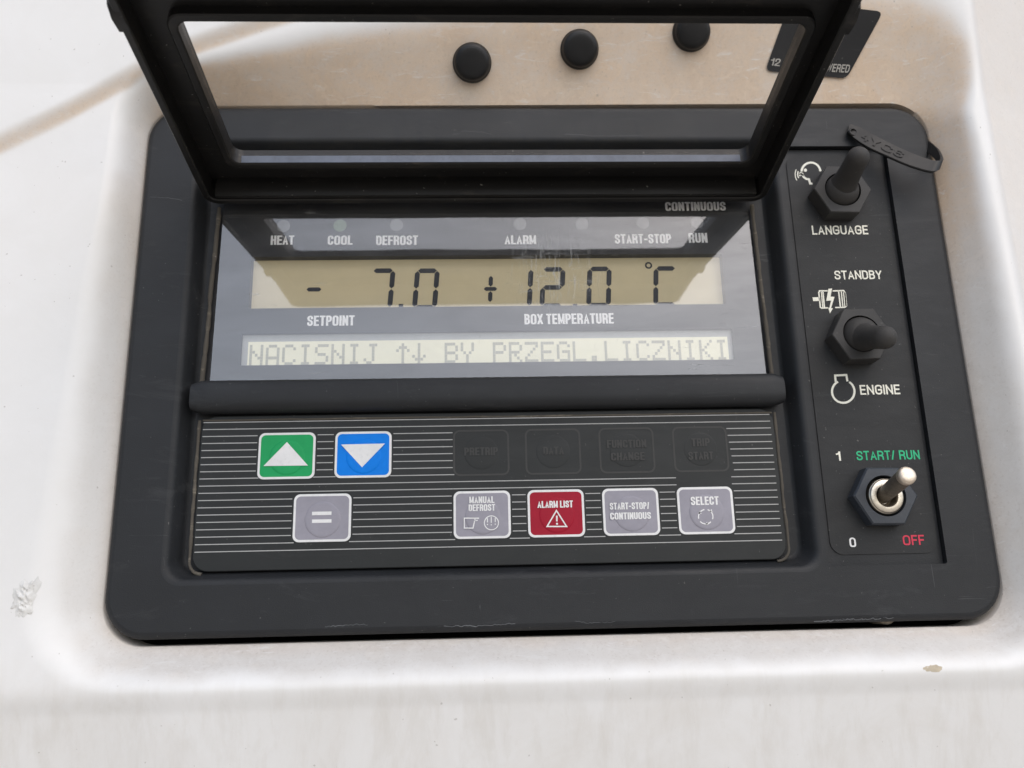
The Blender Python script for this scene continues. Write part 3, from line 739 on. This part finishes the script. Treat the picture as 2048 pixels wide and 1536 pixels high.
# ---- rubber strap
# (top level: hangs from the panel)
def strap():
    path = [((1700, 249), (1694, 266), 0.6), ((1718, 255), (1708, 279), 1.6), ((1747, 270), (1736, 297), 3.6), ((1788, 291), (1775, 315), 6.0), ((1829, 309), (1816, 332.5), 8.5), ((1863, 321), (1850, 343), 10.5),
            ((1877, 322), (1866, 345), 11.2), ((1884, 317), (1876, 339), 10.0), ((1882, 308), (1877, 331), 7.5), ((1876, 297), (1871, 320), 4.5), ((1858, 281), (1854, 304), -1.5), ((1848, 272), (1844, 296), -7)]
    T = [Vector((*un(*a, h), h)) for a, b, h in path]; B = [Vector((*un(*b, h + 0.6), h + 0.6)) for a, b, h in path]
    # resample smooth
    def cr(Q, n=6):
        out = []
        for i in range(len(Q) - 1):
            p0, p1, p2, p3 = Q[max(0, i - 1)], Q[i], Q[i + 1], Q[min(len(Q) - 1, i + 2)]
            for k in range(n):
                t = k / n
                out.append(0.5 * ((2 * p1) + (p2 - p0) * t + (2 * p0 - 5 * p1 + 4 * p2 - p3) * t * t + (3 * p1 - p0 - 3 * p2 + p3) * t ** 3))
        out.append(Q[-1]); return out
    T, B = cr(T), cr(B); n = len(T); mb = MB(); rings = []
    for i in range(n):
        tan = (T[min(n - 1, i + 1)] - T[max(0, i - 1)]).normalized(); up = (T[i] - B[i]).normalized()
        nn = tan.cross(up).normalized() * 0.55; e = up * 0.3
        a, b = T[i], B[i]
        rings.append([tuple(p) for p in (a + nn - e, a + nn * .4, a - nn * .4, a - nn - e, b - nn + e, b - nn * .4, b + nn * .4, b + nn + e)])
    ids = mb.loft(rings); mb.f.append(tuple(ids[0])); mb.f.append(tuple(ids[-1][::-1]))
    root = thing('rubber_strap', 'black rubber strap looped over the top right corner of the panel', 'strap', W(*un(1705, 263), 0))
    mb.build('band', M['strap'], root, smooth=40)
    ey = MB(); x, z = un(1706, 264, 2.2)
    ey.lathe(x, z, [(1.7, -0.4), (1.75, 0.3), (1.5, 0.6), (1.15, 0.6), (0.95, 0.3), (0.9, -0.2), (0, -0.3)], 28, (0.1, 0.05, 1), 2.0)
    ey.build('eyelet', M['strap'], root, smooth=40)
    # raised characters following the band
    em = MB(); v, f = glyphs('4YC6', 'sans')
    bx = max(p[0] for p in v); by = 1.0
    i0, i1 = 8.5, 21.5
    for x, y, l_ in v:
        fi = i0 + (i1 - i0) * x / bx; k = int(fi); fr = fi - k
        tt = T[k].lerp(T[k + 1], fr); bb = B[k].lerp(B[k + 1], fr)
        tan = (T[k + 1] - T[k]).normalized(); up = (tt - bb).normalized(); nn = tan.cross(up).normalized()
        if nn.z < 0: nn = -nn
        em.v.append(tuple(bb.lerp(tt, 0.26 + 0.5 * y / by) + nn * 0.80))
    em.f = [tuple(t) for t in f]
    em.build('raised_lettering', M['strap'], root, smooth=0)
strap()

# ---- bolt in the gap under the panel
bt = MB(); bx, bzz = un(1771, 1246, -6)
prf = []
for k in range(16): prf += [(2.9, -13.5 + k * 0.55), (3.35, -13.5 + k * 0.55 + 0.27)]
prf += [(2.9, -4.8), (0, -4.7)]
bt.lathe(bx, -75.9, prf, 28); bt.build('bolt', M['lever'], panel, smooth=0)

# ---- display
HFACE, HLCD, HGL = -5.4, -8.7, -2.7
dis = part_empty('display', W(-6, 34, HFACE), panel)
a = un(503, 515, HFACE); b = un(1455, 610, HFACE); c = un(500, 617, HFACE)
LX0, LX1, LZ0, LZ1 = a[0], b[0] - 0.4, c[1], a[1] + 0.2
a = un(484, 668, HFACE); b = un(1470, 722, HFACE); c = un(481, 731, HFACE)
MX0, MX1, MZ0, MZ1 = a[0], b[0], c[1], a[1]
GX0, GX1, GZ0, GZ1 = -101.6, 88.2, 1.8, 68.0
fb = MB()
l1 = rr(LX0, LX1, LZ0, LZ1, 0.3, 2); l2 = rr(MX0, MX1, MZ0, MZ1, 0.3, 2)
fb.cap([rr(GX0, GX1, GZ0, GZ1, 1, 3), l1[::-1], l2[::-1]], HFACE)
fb.loft([at_h(l1, HFACE), at_h(l1, HLCD)]); fb.loft([at_h(l2, HFACE), at_h(l2, HLCD)])
fb.build('face_plate', M['face'], dis, smooth=20)
lc = MB(); lc.box(LX0 - 2, LX1 + 2, LZ0 - 4, LZ1 + 2, HLCD - 1, HLCD); lc.build('lcd_screen', M['lcd'], dis, smooth=0)
HM = -6.6
lm = MB(); lm.box(MX0 - 0.5, MX1 + 0.5, MZ0 - 2, MZ1 + 1, HM - 1, HM); lm.build('message_border', M['lcdborder'], dis, smooth=0)
a = un(497, 684, HM)
lm = MB(); lm.box(a[0], MX1 - 1.6, MZ0 - 1.6, a[1], HM - 0.5, HM + 0.08); lm.build('message_screen', M['lcd2'], dis, smooth=0)
# seven-segment characters
def seg(mb, x0, z0, x1, z1, th, sh, zb):
    d = Vector((x1 - x0, z1 - z0)); L = d.length; d /= L; nn = Vector((-d.y, d.x)) * th / 2; g_ = 0.12
    p0 = Vector((x0, z0)) + d * g_; p1 = Vector((x1, z1)) - d * g_; k = d * th / 2
    pts = [p0, p0 + k - nn, p1 - k - nn, p1, p1 - k + nn, p0 + k + nn]
    mb.poly([(p.x + sh * (p.y - zb), p.y) for p in pts], HLCD + 0.08)
def digit(um, vm, segs, wdt=6.9, hgt_=6.8, th=1.75, name='digit', sh=0.075):
    x, z = un(um, vm, HLCD); mb = MB()
    xl, xr, zt, zm, zb = x - wdt / 2, x + wdt / 2, z + hgt_, z, z - hgt_
    S = dict(a=(xl, zt, xr, zt), b=(xr, zm, xr, zt), c=(xr, zb, xr, zm), d=(xl, zb, xr, zb), e=(xl, zb, xl, zm), f=(xl, zm, xl, zt), g=(xl, zm, xr, zm))
    for s in segs: seg(mb, *S[s], th, sh, z)
    mb.build(name, M['segment'], dis, smooth=0)
VM = 578
digit(763, VM, 'abc'); digit(852, VM, 'abcdef')
digit(1056, VM - 2.5, 'bc', wdt=1.5); digit(1105, VM - 3, 'abged'); digit(1198, VM - 4, 'abcdef'); digit(1331, VM - 5, 'aefd')
x, z = un(628, VM + 1, HLCD); mb = MB(); seg(mb, x - 2.7, z, x + 2.7, z, 1.5, 0, z); mb.build('minus_sign', M['segment'], dis, smooth=0)
x, z = un(981, VM, HLCD); mb = MB(); seg(mb, x - 2.5, z, x + 2.5, z, 1.45, 0, z)
seg(mb, x, z + 0.7, x, z + 5.0, 1.5, 0.05, z); seg(mb, x, z - 5.0, x, z - 0.7, 1.5, 0.05, z); mb.build('plus_sign', M['segment'], dis, smooth=0)
for u in (802, 1150):
    x, z = un(u, 611, HLCD); mb = MB(); mb.poly([(x - .8, z - 1), (x + .8, z - 1), (x + .8, z + .55), (x - .8, z + .55)], HLCD + 0.08); mb.build('decimal_point', M['segment'], dis, smooth=0)
x, z = un(1297, 531, HLCD); mb = MB(); mb.stroke([(x + 1.0 * math.cos(k * math.pi / 12), z + 1.0 * math.sin(k * math.pi / 12)) for k in range(24)], 0.62, HLCD + 0.08, True); mb.build('degree_sign', M['segment'], dis, smooth=0)
# dot matrix line
FONT = {'N': "10001 10001 11001 10101 10011 10001 10001", 'A': "01110 10001 10001 10001 11111 10001 10001", 'C': "01110 10001 10000 10000 10000 10001 01110",
        'I': "01110 00100 00100 00100 00100 00100 01110", 'S': "01111 10000 10000 01110 00001 00001 11110", 'J': "00111 00010 00010 00010 00010 10010 01100",
        '^': "00100 01110 10101 00100 00100 00100 00100", 'v': "00100 00100 00100 00100 10101 01110 00100", 'B': "11110 10001 10001 11110 10001 10001 11110",
        'Y': "10001 10001 10001 01010 00100 00100 00100", 'P': "11110 10001 10001 11110 10000 10000 10000", 'R': "11110 10001 10001 11110 10100 10010 10001",
        'Z': "11111 00001 00010 00100 01000 10000 11111", 'E': "11111 10000 10000 11110 10000 10000 11111", 'G': "01110 10001 10000 10111 10001 10001 01111",
        'L': "10000 10000 10000 10000 10000 10000 11111", '.': "00000 00000 00000 00000 00000 01100 01100", 'K': "10001 10010 10100 11000 10100 10010 10001"}
MSG = "NACISNIJ ^v BY PRZEGL.LICZNIKI"
xa_, zt_ = un(500, 690, HM + 0.2); xb_, _ = un(1455, 682, HM + 0.2)
pitch = (xb_ - xa_) / (len(MSG) - 1 + 5 / 6.0); dot = pitch / 6.0; dz_ = 1.04
words = []; cur = None
for i, chh in enumerate(MSG):
    if chh == ' ': cur = None; continue
    if cur is None: cur = MB(); words.append(cur)
    for r, row in enumerate(FONT[chh].split()):
        for cc, bit in enumerate(row):
            if bit == '1':
                x = xa_ + i * pitch + cc * dot; z = zt_ - r * dz_
                cur.poly([(x, z - dz_ * .95), (x + dot * .95, z - dz_ * .95), (x + dot * .95, z), (x, z)], HM + 0.2)
for wmb in words: wmb.build('message_word', M['dot'], dis, smooth=0)
# printed words on the face
HTX = HFACE + 0.06
for s, u0, u1, vt, vb in (('HEAT', 541, 588, 471, 489.5), ('COOL', 655, 705, 471, 489.5), ('DEFROST', 752, 836, 471, 490), ('ALARM', 1009, 1073, 470.5, 488.5), ('START-STOP', 1230, 1343, 468, 487), ('RUN', 1378, 1416, 466, 485.5),
                          ('CONTINUOUS', 1331, 1452, 404, 421.5), ('SETPOINT', 614, 709, 631, 651.5), ('BOX TEMPERATURE', 1049, 1228, 627, 648)):
    px_word(s, u0, u1, vt, vb, HTX, 'impact', M['face_white'], dis)
for k, (u, v) in enumerate(((567, 452), (680, 451), (793, 450), (1040, 448), (1164, 448), (1286, 446), (1394, 445))):
    x, z = un(u, v, HTX); mb = MB(); mb.lathe(x, z, [(2.3, HTX - 0.1), (2.3, HTX), (2.0, HTX + 0.05), (0, HTX + 0.08)], 28)
    mb.build('indicator_lamp', M['ledgreen' if k == 1 else 'ledlens'], dis, smooth=40)
gl = MB(); gv = [(GX0 + 2.2, GZ0 + 0.2), (GX1 - 2.0, GZ0 + 0.2), (GX1 - 2.0, GZ1 - 0.2), (GX0 + 2.2, GZ1 - 0.2)]
GT = -0.030
gl.v = [(x, z, HGL + GT * (z - GZ0)) for x, z in gv]; gl.f = [(0, 1, 2, 3)]
GLASS = gl.build('cover_glass', M['glass'], dis, smooth=0)
# rubber gaskets round glass and keypad
def tube(pts, r, wob=0.0, n=8):
    mb = MB(); rings = []
    for i, p in enumerate(pts):
        p = Vector(p); a = Vector(pts[max(0, i - 1)]); b = Vector(pts[min(len(pts) - 1, i + 1)]); t = (b - a).normalized()
        s = t.cross(Vector((0, 0, 1))).normalized(); u_ = s.cross(t)
        k = 1 + wob * mn.noise(p * 0.35); o_ = s * wob * 0.6 * mn.noise(p * 0.12 + Vector((3, 1, 0)))
        rings.append([tuple(p + o_ + (s * math.cos(2 * math.pi * j / n) + u_ * math.sin(2 * math.pi * j / n)) * r * k) for j in range(n)])
    ids = mb.loft(rings); mb.f.append(tuple(ids[0])); mb.f.append(tuple(ids[-1][::-1]))
    return mb
def seq(p, q, n=40): return [tuple(Vector(p).lerp(Vector(q), k / n)) for k in range(n + 1)]
tube(seq((-100.6, 66, -3.8), (-102.2, 3, -3.8)), 0.72, 0.45).build('gasket', M['gasket'], panel, smooth=50)
tube(seq((87.6, 66, -3.8), (88.4, 3, -3.8)), 0.72, 0.45).build('gasket', M['gasket'], panel, smooth=50)
def elbow(x, z0, z1, rx_, h):
    s = 1 if rx_ > 0 else -1; r = abs(rx_)
    pts = seq((x, z0, h), (x, z1 + r, h), 36)
    pts += [(x + s * r * (1 - math.cos(rad(a))), z1 + r - r * math.sin(rad(a)), h) for a in (15, 30, 45, 60, 75, 90)]
    return pts
tube(elbow(-102.2, -10, -59.0, 4, -3.9), 0.55, 0.5).build('gasket', M['gasket'], panel, smooth=50)
tube(elbow(88.0, -10, -59.0, -4, -3.9), 0.55, 0.5).build('gasket', M['gasket'], panel, smooth=50)
tube(seq((-101, -10.0, -3.6), (87, -10.2, -3.6)), 0.35, 0.3).build('gasket', M['gasket'], panel, smooth=50)
# cross bar between displays and keys
cb = MB(); rings = []
bx0, bx1 = -104.6, 91.0
for k in range(0, 61):
    x = bx0 + (bx1 - bx0) * k / 60
    e = min(x - bx0, bx1 - x); s = math.sqrt(max(0, 1 - (1 - min(1, e / 2.2)) ** 2)) if e < 2.2 else 1
    s = max(0.80, s)
    ring_ = []
    for a in range(-20, 201, 11):
        ca_, sa_ = math.cos(rad(a)), math.sin(rad(a))
        ring_.append((x, -2.6 + 5.5 * s * math.copysign(abs(ca_) ** 0.72, ca_), -2.6 + 3.9 * s * math.copysign(abs(sa_) ** 0.72, sa_)))
    rings.append(ring_)
ids = cb.loft(rings, closed=False); cb.f.append(tuple(ids[0][::-1])); cb.f.append(tuple(ids[-1]))
cb.f = [f[::-1] for f in cb.f]
cb.build('cross_bar', M['bezel'], panel, smooth=50)

# ---- keypad
HK = -3.6
def pk(u, v): return un(u, v, HK)
kp = MB()
kx0, kx1, kz0, kz1 = -101.4, 87.4, -58.4, -8.6
kl = rr(kx0, kx1, kz0, kz1, 5, 8)
kp.plate(kl, -6.4, HK, 0.3, rr(kx0 + .3, kx1 - .3, kz0 + .3, kz1 - .3, 4.7, 8))
kp.build('keypad_film', M['keypad'], panel, smooth=30)
KEYS = [  # px box (left, right, top, bottom), kind
    ('green', 516, 631, 867, 957), ('blue', 670, 783, 864.5, 952.5), ('grey', 586, 703, 989.5, 1083.5), ('manual', 907.5, 1021, 981.5, 1075.5),
    ('alarm', 1055, 1169.5, 979, 1072), ('start', 1204, 1320, 977, 1070), ('select', 1353, 1470.5, 975.5, 1067.5)]
boxes = []
KW, KHt = 18.3, 15.2
for kd, u0, u1, v0, v1 in KEYS:
    x, z = pk((u0 + u1) / 2, (v0 + v1) / 2)
    boxes.append((kd, x, z))
r1z = sum(b[2] for b in boxes[:2]) / 2; r2z = sum(b[2] for b in boxes[2:]) / 5
boxes = [(k, x, r1z if i < 2 else r2z) for i, (k, x, z) in enumerate(boxes)]
ghost = []
for s, u0, u1, v0, v1 in (('PRETRIP', 907, 1018, 859, 947), ('DATA', 1051, 1161, 857, 945), ('FUNCTION|CHANGE', 1197, 1310, 856, 944), ('TRIP|START', 1344, 1458, 855, 942)):
    x, z = pk((u0 + u1) / 2, (v0 + v1) / 2); ghost.append((s, x, r1z))
# white lines with gaps
zl0 = (pk(407, 844.5)[1] + pk(1539, 829.6)[1]) / 2; zl1 = (pk(389, 1104.7)[1] + pk(1564, 1080)[1]) / 2
xl0, xl1 = pk(400, 950)[0] - 0.05, pk(1551, 950)[0]
gx = {k: x for k, x, z in boxes}
for i in range(19):
    z = zl0 + (zl1 - zl0) * i / 18; cuts = []
    hw = KW / 2 + 0.55 - (1.0 if i in (8, 17) else 0)
    if 2 <= i <= 8:
        cuts = [(gx['green'] - hw, gx['green'] + hw), (gx['blue'] - hw, gx['blue'] + hw), (ghost[0][1] - KW / 2 - (0.2 if i < 8 else -0.3), ghost[3][1] + KW / 2 + (0.1 + 0.22 * (i - 2)))]
    elif i in (9, 10): cuts = [(gx['select'] - 9.0, gx['select'] + 9.3)]
    elif 11 <= i <= 17: cuts = [(gx[k] - hw, gx[k] + hw) for k in ('grey', 'manual', 'alarm', 'start', 'select')]
    x = xl0
    for c0_, c1_ in sorted(cuts) + [(xl1, xl1)]:
        if c0_ > x + 0.05:
            mb = MB(); mb.stroke([(x, z), (c0_, z)], 0.27, HK + 0.05); mb.build('printed_line', M['line'], panel, smooth=0)
        x = c1_
def key(kd, x, z):
    face = {'green': 'green', 'blue': 'blue', 'alarm': 'red'}.get(kd, 'grey')
    lab = {'green': 'green up arrow key', 'blue': 'blue down arrow key', 'alarm': 'red alarm list key', 'grey': 'grey equals key', 'manual': 'grey manual defrost key', 'start': 'grey start-stop/continuous key', 'select': 'grey select key'}[kd]
    k = part_empty('key', W(x, z, HK), panel, lab)
    R = lambda d, r: rr(x - KW / 2 + d, x + KW / 2 - d, z - KHt / 2 + d, z + KHt / 2 - d, r, 6)
    b_ = MB(); b_.plate(R(0, 2.0), HK - 0.1, HK + 0.14, 0.08, R(0.08, 1.92)); b_.build('key_border', M['white'], k, smooth=30)
    f_ = MB(); f_.plate(R(0.75, 1.5), HK, HK + 0.17); 
    f_.build('key_face', M[face], k, smooth=30)
    d_ = MB(); d_.lathe(x + 0.2, z - 0.6, [(5.75, HK + 0.16), (5.6, HK + 0.27), (5.3, HK + 0.36), (4.9, HK + 0.385), (2.5, HK + 0.42), (0, HK + 0.43)], 40); d_.build('key_dome', M[face], k, smooth=50)
    return k
HL = HK + 0.47
def c1(x, y): return (860 + x / 2.7676, 800 + y / 2.7676)
def PL(pts): return [un(*c1(*p), HL) for p in pts]
def kword(s, x0, x1, yt, yb, parent, mat=None, h=HL):
    a, b = c1(x0, yb), c1(x1, yb); t = c1(x0, yt)
    return px_word(s, a[0], b[0], t[1], a[1], h, 'impact', mat or M['white'], parent)
for kd, x, z in boxes:
    k = key(kd, x, z); mb = MB()
    if kd == 'green':
        mb.poly([un(527, 932, HL), un(616, 931, HL), un(574, 884, HL)], HL); mb.build('up_arrow', M['white'], k, smooth=0)
    elif kd == 'blue':
        mb.poly([un(724, 934.5, HL), un(770, 887, HL), un(682, 889, HL)], HL); mb.build('down_arrow', M['white'], k, smooth=0)
    elif kd == 'grey':
        for v in (1027, 1042.5): mb.stroke([un(624, v, HL), un(663, v - 0.7, HL)], 1.1, HL)
        mb.build('equals_sign', M['white'], k, smooth=0)
    elif kd == 'manual':
        kword('MANUAL', 217, 357, 534, 571, k); kword('DEFROST', 214, 361, 577, 614, k)
        mb.stroke(PL([(272, 654), (190, 654), (190, 709), (238, 709), (250, 656)]), 0.36, HL); mb.stroke(PL([(247, 668), (264, 666)]), 0.34, HL)
        mb.build('coil_icon', M['white'], k, smooth=0); mb = MB()
        mb.stroke(PL(arc(340, 680, 39, 0, 345, 23)), 0.30, HL, True)
        for xx, y0, y1 in ((318, 654, 692), (339, 646, 694), (361, 652, 690)): mb.stroke(PL([(xx, y0), (xx, y1 - 14)]), 0.30, HL); mb.stroke(PL([(xx, y1 - 6), (xx, y1)]), 0.36, HL)
        mb.build('drip_icon', M['white'], k, smooth=0)
    elif kd == 'alarm':
        kword('ALARM LIST', 595, 792, 558, 596, k)
        mb.stroke(PL([(648, 700), (756, 700), (700, 612)]), 0.42, HL, True); mb.stroke(PL([(702, 640), (702, 672)]), 0.5, HL)
        mb.poly(PL(arc(703, 685, 6, 0, 330, 11)), HL); mb.build('warning_triangle', M['white'], k, smooth=0)
    elif kd == 'start':
        kword('START-STOP/', 996, 1215, 567, 605, k); kword('CONTINUOUS', 998, 1224, 622, 660, k)
    elif kd == 'select':
        kword('SELECT', 1445, 1600, 534, 581, k)
        for a0 in (100, 220, 340): mb.stroke(PL(arc(1526, 646, 40, a0, a0 + 96, 12)), 0.38, HL)
        for px_, py_, an in ((1494, 624, 215), (1556, 614, 320), (1532, 686, 90)):
            mb.poly(PL([(px_ + 11 * math.cos(rad(an + d)), py_ - 11 * math.sin(rad(an + d))) for d in (0, 120, 240)]), HL)
        mb.build('cycle_icon', M['white'], k, smooth=0)
for i, (s, x, z) in enumerate(ghost):
    k = part_empty('key', W(x, z, HK), panel, 'faded black key reading ' + s.replace('|', ' '))
    mb = MB(); mb.stroke(rr(x - KW / 2 + .3, x + KW / 2 - .3, z - KHt / 2 + .3, z + KHt / 2 - .3, 1.9, 6), 0.6, HK + 0.06, True); mb.build('key_border', M['ghost'], k, smooth=0)
    d_ = MB(); d_.lathe(x, z, [(5.7, HK - 0.02), (5.5, HK + 0.03), (5.0, HK + 0.06), (0, HK + 0.08)], 36); d_.build('key_dome', M['keypad'], k, smooth=50)
bxs = {'PRETRIP': (190, 376, 262, 306), 'DATA': (628, 742, 258, 302), 'FUNCTION': (980, 1200, 220, 264), 'CHANGE': (1003, 1190, 290, 334), 'TRIP': (1448, 1550, 212, 256), 'START': (1432, 1570, 286, 330)}
gk = [o for o in panel.children if o.name.startswith('key') and o.type == 'EMPTY'][-4:]
gk = {o['label']: o for o in panel.children if o.name.startswith('key') and o.type == 'EMPTY'}
for s, bb in bxs.items():
    par = next(o for l_, o in gk.items() if 'faded' in l_ and s in l_.split()[4:])
    kword(s, *bb, par, M['ghost'], HK + 0.24)

# ================================================================== LID (opened, hinged above the display)
AL = rad(10.0); LZ, LH = 66.0, 0.0
def LD(x, s, t):
    return (x, LZ + s * math.sin(AL) + t * math.cos(AL), LH + s * math.cos(AL) - t * math.sin(AL))
lid = part_empty('lid', W(*LD(-6, 0, 8)), panel, 'open black lid with clear window, hinged above the display')
LX0_, LX1_, LS0, LS1 = -104.3, 91.0, -1.0, 128.0
TB, TT = 7.2, 9.6
ld = MB()
def lidring(lp, t): return [LD(x, s, t(s) if callable(t) else t) for x, s in lp]
of = lambda d, r=5: rr(LX0_ + d, LX1_ - d, LS0 + d, LS1 - d, max(0.6, r - d), 8)
win = lambda d: rr(-91.2 + d, 81.4 - d, 15.6 + d, 73.8 - d, 3.2 - d * 0.5, 6)
def low(s): return -3.0 * sstep(90, 126, s)
def hi_(s): return TT
# flange: outer wall, bottom edge, inner wall
dense = lambda lp: [p for i in range(len(lp)) for p in [tuple(Vector(lp[i]).lerp(Vector(lp[(i + 1) % len(lp)]), k / 8)) for k in range(8)]]
O0, O1, O2, O3 = dense(of(0)), dense(of(0.35)), dense(of(2.0)), dense(of(2.4))
ids = ld.loft([lidring(O1, TT), lidring(O0, TT - 0.4), [LD(x, s, low(s) + 0.4) for x, s in O0], [LD(x, s, low(s)) for x, s in O1], [LD(x, s, low(s)) for x, s in O2], [LD(x, s, low(s) + 0.4) for x, s in O3], lidring(O3, TB)])
def lidcap(mb, loops, t, flip=False):
    k = len(mb.f); b = len(mb.v); mb.cap(loops, 0)
    for i in range(b, len(mb.v)): mb.v[i] = LD(mb.v[i][0], mb.v[i][1], t)
    if flip: mb.f[k:] = [f[::-1] for f in mb.f[k:]]
lidcap(ld, [of(2.4), win(-2.6)[::-1]], TB, True)
lidcap(ld, [of(0.35), win(0)[::-1]], TT)
# lip round the window
ld.loft([lidring(win(-2.6), TB), lidring(win(-2.6), 4.3), lidring(win(-2.2), 3.9), lidring(win(-0.4), 3.9), lidring(win(0), 4.3), lidring(win(0), TT)])
# rib along the hinge
ld.loft([[LD(x, s, t) for s, t in ((0.4, 3.0), (2.2, 0.2), (3.6, 0.2), (4.4, 3.0), (4.4, TB))] for x in (-100, -60, -20, 20, 60, 87)], closed=False)
ld.build('lid_frame', M['lid'], lid, smooth=35)
pn = MB(); pn.loft([lidring(win(0.05), 8.3), lidring(win(0.05), 6.9)]); lidcap(pn, [win(0.05)], 8.3); lidcap(pn, [win(0.05)], 6.9, True)
pn.build('lid_pane', M['pane'], lid, smooth=20)
pe = MB(); pe.loft([[LD(x, s, t) for s, t in ((15.66, 4.4), (15.75, 4.4), (16.2, 6.8))] for x in (-88.5, -50, 0, 50, 78.6)], closed=False)
pe.build('pane_edge', M['paneedge'], lid, smooth=20)
for sx_, xx in ((-1, LX0_), (1, LX1_)):
    lg = MB(); pts = [(74, 0.2), (79, -0.6), (82.5, 0.6), (84, 3.5), (84, 7), (74, 7)]
    lg.loft([[LD(xx + sx_ * o_, s, t) for s, t in pts] for o_ in (-2.2, 0.5, 0.9)], closed=True)
    lg.f.append(tuple(range(len(lg.v) - 6, len(lg.v))))
    lg.build('latch_bump', M['lid'], lid, smooth=30)
